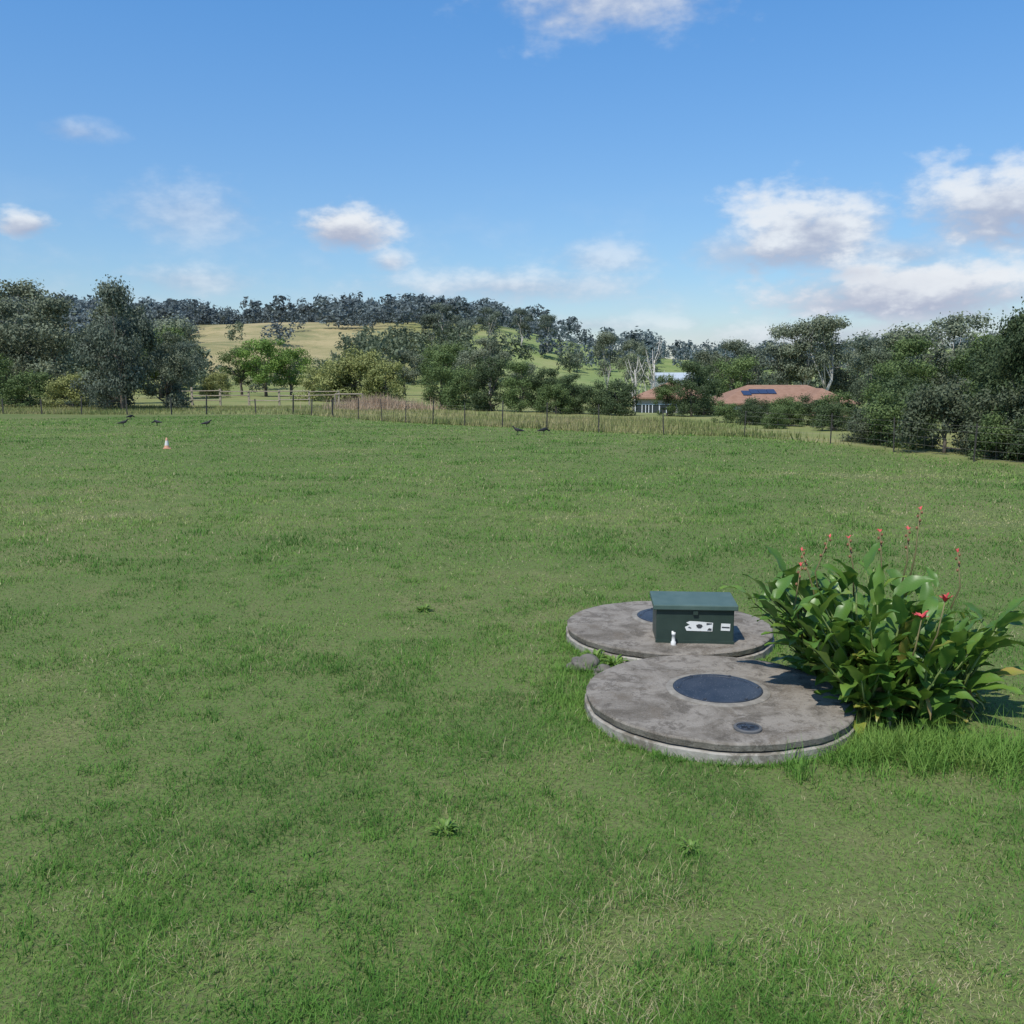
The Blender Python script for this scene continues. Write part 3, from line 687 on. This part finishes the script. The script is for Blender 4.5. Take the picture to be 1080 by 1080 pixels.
canna=obj('canna_plant',None,None,(CX,CY,0)); tag(canna,'leafy canna lily clump with red flowers beside the tanks','plant')
g=random.Random(17); VL,FL,TL,VE=[],[],[],[]; SG=Geo()
for s in range(165):
    a=g.uniform(0,2*math.pi); rr0=.60*math.sqrt(g.random())
    bx_,by_=rr0*math.cos(a)*1.15,rr0*math.sin(a)*.9
    push=0
    while intank(bx_+CX,by_+CY): bx_+=.1; push-=.13
    cen=Vector((bx_-.08,by_,0)); rel=min(1,math.hypot((bx_-.08)/.70,by_/.54))
    lean_=cen*.58+Vector((g.gauss(0,.10)+push,g.gauss(0,.10),0))
    Hs=g.uniform(.38,1.04)*(1.0-.34*rel*rel)
    p0=Vector((bx_,by_,-.02)); p1=p0+lean_*.35*Hs+Vector((0,0,Hs*.5)); p2=p0+lean_*Hs+Vector((0,0,Hs*.95))
    SG.tube([p0,p1,p2],[.012,.010,.005],6)
    nl=g.randint(5,7); ph=g.uniform(0,6.28)
    for k in range(nl):
        t=.08+.92*k/(nl-1)
        q=(p0.lerp(p1,t*2) if t<.5 else p1.lerp(p2,t*2-1))
        az=ph+k*2.5+g.gauss(0,.35)
        if g.random()<.5: az=math.atan2(by_,bx_-.08)+g.gauss(0,.8)
        el_=g.uniform(.65,1.35) if t>.5 else g.uniform(.25,1.0)
        L=g.uniform(.21,.34)*(1 if t<.9 else .88)
        tint=g.triangular(.05,.80,.44)
        if t<.25 and g.random()<.15: tint=g.uniform(.82,1.0); el_-=.5
        elif g.random()<.04: tint=g.uniform(.76,.9)
        leaf(VL,FL,TL,VE,q,az,el_,L,L*g.uniform(.36,.48),g.uniform(.3,1.5),tint,g,g.gauss(0,.4))
for s in range(26):
    a=g.uniform(3.3,6.28) if s%2 else g.uniform(0,6.28); q=(.62*math.cos(a),.50*math.sin(a),g.uniform(.08,.3))
    if intank(q[0]+CX,q[1]+CY,1.0): continue
    leaf(VL,FL,TL,VE,q,a+g.gauss(0,.5),g.uniform(-.5,.4),g.uniform(.18,.28),.05,1.6,g.uniform(.8,1),g,g.gauss(0,.6))
for q,az,L,tn in [((.66,-.1,.42),-.1,.38,.35),((.72,-.3,.3),-.4,.36,.88),((.74,.05,.45),.2,.38,.3),((.6,-.4,.25),-.8,.34,.6),((-.25,-.30,.35),-2.7,.30,.7),((.74,-.2,.25),-.2,.42,.5),((-.45,-.1,.5),3.0,.32,.5),((-.50,.1,.7),2.8,.32,.4),((-.45,.2,.6),2.9,.34,.6),((-.4,.0,.4),3.1,.32,.5),((-.4,.3,.5),2.7,.34,.45),((-.5,.0,.6),3.3,.3,.4)]:
    leaf(VL,FL,TL,VE,q,az,.45,L,L*.38,.9,tn,g,.1)
me=mesh_np('canna_leaves',VL,[np.array(FL)],{'tint':TL,'vein':VE},cannam,True); obj('foliage',me,canna)
stemm=simple('canna_stem',(.12,.16,.045),.5,.3,.3,10)
stalkm=simple('flower_stalk',(.16,.14,.06),.6,.3,.3,10)
obj('stems',SG.mesh('canna_stems',stemm,True),canna)
redm,h,b=newmat('red_petal',.5,.3); tr=h.noise(20,h.n('ShaderNodeTexCoord').outputs['Object']); h.put(b.inputs['Base Color'],h.ramp(tr,[(.3,(.42,.04,.05)),(.7,(.58,.10,.09))]))
podm=simple('seed_pod',(.22,.11,.06),.7,.2,.3,20)
def flower(x,y,z0,z1,big,pods):
    SGf=Geo(); bx1=x+g.gauss(0,.05)
    SGf.tube([(x*.85,y*.85,z0),(x,y,(z0+z1)/2),(bx1,y,z1)],[.007,.006,.004],5)
    obj('flower_stalk',SGf.mesh('flower_stalk',stalkm,True),canna)
    V_,F_,T_=[],[],[]; E_=[]
    for k in range(6 if big else 3):
        leaf(V_,F_,T_,E_,(bx1,y,z1-.005),k*1.1+g.random(),g.uniform(.5,1.4),(.07 if big else .036),(.034 if big else .016),g.uniform(.3,1.2),.3,g)
    obj('flower',mesh_np('flower',V_,[np.array(F_)],{'tint':T_},redm,True),canna)
    if pods:
        P_=Geo()
        for k in range(5):
            zz=z1-.02-.028*k; aa=k*2.4; f_=(z1-zz)/(z1-z0)*2; xx=bx1+(x-bx1)*min(1,f_); c=(xx+.013*math.cos(aa),y+.013*math.sin(aa))
            P_.tube([(c[0],c[1],zz-.012),(c[0],c[1],zz),(c[0],c[1],zz+.012)],[.004,.010,.003],6)
        obj('seed_pod',P_.mesh('seed_pod',podm,True),canna)
for f in [(.22,-.66,.5,.94,True,False),(.10,-.62,.4,.82,True,False),(.38,.10,.8,1.43,False,True),(.34,.14,.8,1.28,False,True),(-.38,.0,.6,1.15,False,True),(-.32,.15,.7,1.22,False,True),
          (-.52,-.05,.5,1.05,False,True),(-.10,.0,.8,1.24,False,True),(.14,.1,.8,1.27,False,True),(.72,.1,.6,1.12,False,True)]:
    flower(*f)
weedm=leafmat('weed_leaf',[(0,(.10,.19,.03)),(.5,(.15,.26,.045)),(1,(.24,.33,.07))],.5)
for i,(x,y,nn,s) in enumerate([(.84,7.46,70,.10),(.70,7.60,70,.10),(-.9,9.3,40,.08),(-.35,4.6,36,.07),(.9,4.4,30,.06)]):
    V_,F_,T_,E_=[],[],[],[]
    for k in range(nn):
        a=g.random()*6.28; r0=g.random()**.6*s*1.1
        leaf(V_,F_,T_,E_,(r0*math.cos(a)*.6,r0*math.sin(a)*.6,g.uniform(0,.04)),a+g.gauss(0,.6),g.uniform(.3,1.2),s*g.uniform(.6,1.1),s*.28,1.2,g.uniform(.1,.8),g)
    tag(obj('weed',mesh_np('weed',V_,[np.array(F_)],{'tint':T_,'vein':E_},weedm,True),None,(x,y,0)),'low bright green weed growing in the grass','plant','weeds in the lawn')

cx,cy=-11.8,31.9
cone=obj('traffic_cone',None,None,(cx,cy,float(gz(cx,cy))),(0,0,.3),(.86,.86,.86)); tag(cone,'small faded orange and white traffic cone on the lawn','traffic cone')
orange=simple('orange_plastic',(.55,.29,.18),.6,.3,.08); fw=simple('faded_white',(.58,.56,.52),.6,.3,.08)
G=Geo(); G.box((0,0,.02),(.30,.30,.04)); o=obj('base',G.mesh('cone_base',orange),cone); bevel(o,.01)
G=Geo(); G.lathe([(.11,.04),(.085,.14)],24); G.f.pop(); G.lathe([(.05,.33),(.028,.44),(.02,.445)],24); obj('cone_body',G.mesh('cone_body',orange,True),cone)
G=Geo(); G.lathe([(.087,.14),(.051,.33)],24); G.f.pop(); obj('reflective_band',G.mesh('cone_band',fw,True),cone)

blackm=simple('black_feathers',(.02,.02,.022),.6,.3,.3,20)
def bird_mesh(headup):
    hx,hz=(.17,.30) if headup else (.22,.13)
    vs=[(-.02,0,.17),(.08,0,.20),(.13,0,.24 if headup else .19),(hx,0,hz),(hx+.075,0,hz-.015),(-.12,0,.16),(-.26,0,.13),
        (.0,.035,.12),(.0,.035,.0),(.05,.04,.0),(.0,-.035,.12),(.02,-.035,.0),(.07,-.04,.0)]
    es=[(0,1),(1,2),(2,3),(3,4),(0,5),(5,6),(0,7),(7,8),(8,9),(0,10),(10,11),(11,12)]
    rd=[(.075,.085),(.06,.065),(.032,.034),(.034,.034),(.006,.006),(.05,.045),(.035,.012),(.012,.012),(.007,.007),(.006,.006),(.012,.012),(.007,.007),(.006,.006)]
    me=bpy.data.meshes.new('bird_skel'); me.from_pydata(vs,es,[]); o=bpy.data.objects.new('bird_tmp',me); COL.objects.link(o)
    o.modifiers.new('s','SKIN')
    for i,r_ in enumerate(rd): me.skin_vertices[0].data[i].radius=r_
    me.skin_vertices[0].data[0].use_root=True
    m2=o.modifiers.new('u','SUBSURF'); m2.levels=2; m2.render_levels=2
    bpy.context.view_layer.update(); dg=bpy.context.evaluated_depsgraph_get()
    out=bpy.data.meshes.new_from_object(o.evaluated_get(dg)); out.name='bird_body'; out.materials.clear(); out.materials.append(blackm)
    out.polygons.foreach_set('use_smooth',[True]*len(out.polygons))
    bpy.data.objects.remove(o); return out
BM=[bird_mesh(True),bird_mesh(False)]
for i,(x,y,rz) in enumerate([(-19.6,47.2,.3),(-18.2,48,2.9),(-15.2,46.6,.2),(-22.4,55,1.0),(.25,39.8,3.0),(1.35,40,.4)]):
    tag(obj('bird',BM[i%2],None,(x,y,float(gz(x,y))+.02),(0,0,rz),(1.15,1.15,1.15)),'black bird pecking at the grass' if i%2 else 'black bird standing on the grass','bird','black birds feeding on the lawn')

# ------------------------------------------------------------ world
SUN_EL,SUN_AZ=58,212
w=bpy.data.worlds.new('World'); scene.world=w; w.use_nodes=True
nt=w.node_tree; h=N(nt); bg=nt.nodes['Background']
sky=h.n('ShaderNodeTexSky',sky_type='NISHITA'); sky.sun_disc=False; sky.sun_elevation=R(SUN_EL); sky.sun_rotation=R(SUN_AZ)
sky.air_density=1.0; sky.dust_density=.6; sky.ozone_density=2.0; sky.altitude=100
d=h.n('ShaderNodeTexCoord').outputs['Generated']
sp=h.n('ShaderNodeSeparateXYZ'); h.L.new(d,sp.inputs[0])
az=h.m('MULTIPLY',h.m('ARCTAN2',sp.outputs[0],sp.outputs[1]),57.2958)
el=h.m('MULTIPLY',h.m('ARCSINE',sp.outputs[2]),57.2958)
cv=h.n('ShaderNodeCombineXYZ'); h.L.new(az,cv.inputs[0]); h.L.new(h.m('MULTIPLY',el,1.8),cv.inputs[1])
nz1=h.noise(.24,cv.outputs[0],6,.52,.0); nz2=h.noise(.9,cv.outputs[0],4,.55)
wob=h.m('ADD',h.m('MULTIPLY',h.m('SUBTRACT',nz1,.5),1.9),h.m('MULTIPLY',h.m('SUBTRACT',nz2,.5),.75))
CL=[(5.5,21.0,10,2.9,.8),(-9.7,8.7,3.4,1.7,1.0),(-7.2,6.9,1.8,1.0,.8),(-26.8,8.1,1.9,.9,.9),(-24,12.9,2.8,.8,.4),(-18.5,9.2,5.5,2.3,.45),(-18.5,5.6,5.5,1.3,.55),
    (0.0,5.5,13,1.5,.72),(5.5,7.0,4.5,1.6,.55),(17.2,8.2,6.2,3.2,.92),(13.0,7.4,4.5,1.8,.65),(27.2,9.0,7.0,3.0,.92),(22.5,4.8,10.5,2.5,1.0),(19,2.5,14,1.5,.8),(5,3.2,12,.9,.5),(22,6.8,7,1.8,.75),
    (-75,20,14,7,.8),(80,18,15,7,.8),(150,22,22,8,.8)]
tot=None; topw=None
for (a0,e0,ra,re,st) in CL:
    u1=h.m('DIVIDE',h.m('SUBTRACT',az,a0),ra); v1=h.m('DIVIDE',h.m('SUBTRACT',el,e0),re)
    dd=h.m('SQRT',h.m('ADD',h.m('MULTIPLY',u1,u1),h.m('MULTIPLY',v1,v1)))
    q=h.m('ADD',h.m('SUBTRACT',1.05,dd),h.m('MULTIPLY',wob,.9 if st>.85 else .95))
    q=h.mapr(q,.0,.78 if st>.85 else 1.15,0,st)
    tw=h.m('MULTIPLY',q,v1)
    tot=q if tot is None else h.m('MAXIMUM',tot,q)
    topw=tw if topw is None else h.m('ADD',topw,tw)
tot=h.m('MAXIMUM',tot,h.m('MULTIPLY',h.m('MULTIPLY',h.mapr(nz1,.42,.68),.30),h.mapr(el,12,2)))
shade=h.mapr(h.m('ADD',topw,h.m('MULTIPLY',wob,1.0)),-.48,.46)
ccol=h.mix(shade,(4.1,4.6,6.0),(8.2,8.6,9.1))
tintc=h.ramp(h.m('DIVIDE',el,40,clamp=True),[(0,(1.0,.95,1.0)),(.15,(.76,.93,1.07)),(.5,(.52,.88,1.14)),(1,(.46,.84,1.15))])
skyc=h.mix(1.0,sky.outputs[0],tintc,'MULTIPLY')
sc=h.n('ShaderNodeVectorMath',operation='SCALE'); h.L.new(skyc,sc.inputs[0]); h.put(sc.inputs[3],h.mapr(el,0,25,1.18,1.60))
h.L.new(h.mix(tot,sc.outputs[0],ccol),bg.inputs[0]); bg.inputs[1].default_value=.10

S=Vector((math.sin(R(SUN_AZ))*math.cos(R(SUN_EL)),math.cos(R(SUN_AZ))*math.cos(R(SUN_EL)),math.sin(R(SUN_EL))))
sl=bpy.data.lights.new('sun','SUN'); sl.energy=4.6; sl.angle=R(.55); sl.color=(1,.95,.86)
so=obj('sun',sl,None,(0,0,50)); so.rotation_euler=S.to_track_quat('Z','Y').to_euler()

cam=bpy.data.cameras.new('camera'); cam.sensor_width=36; cam.lens=32.8; cam.clip_end=6000; cam.clip_start=.05
co=obj('camera',cam,None,(0,0,2.355),(R(90-8.1),0,0)); scene.camera=co
scene.view_settings.view_transform='Standard'; scene.view_settings.look='None'; scene.view_settings.exposure=0
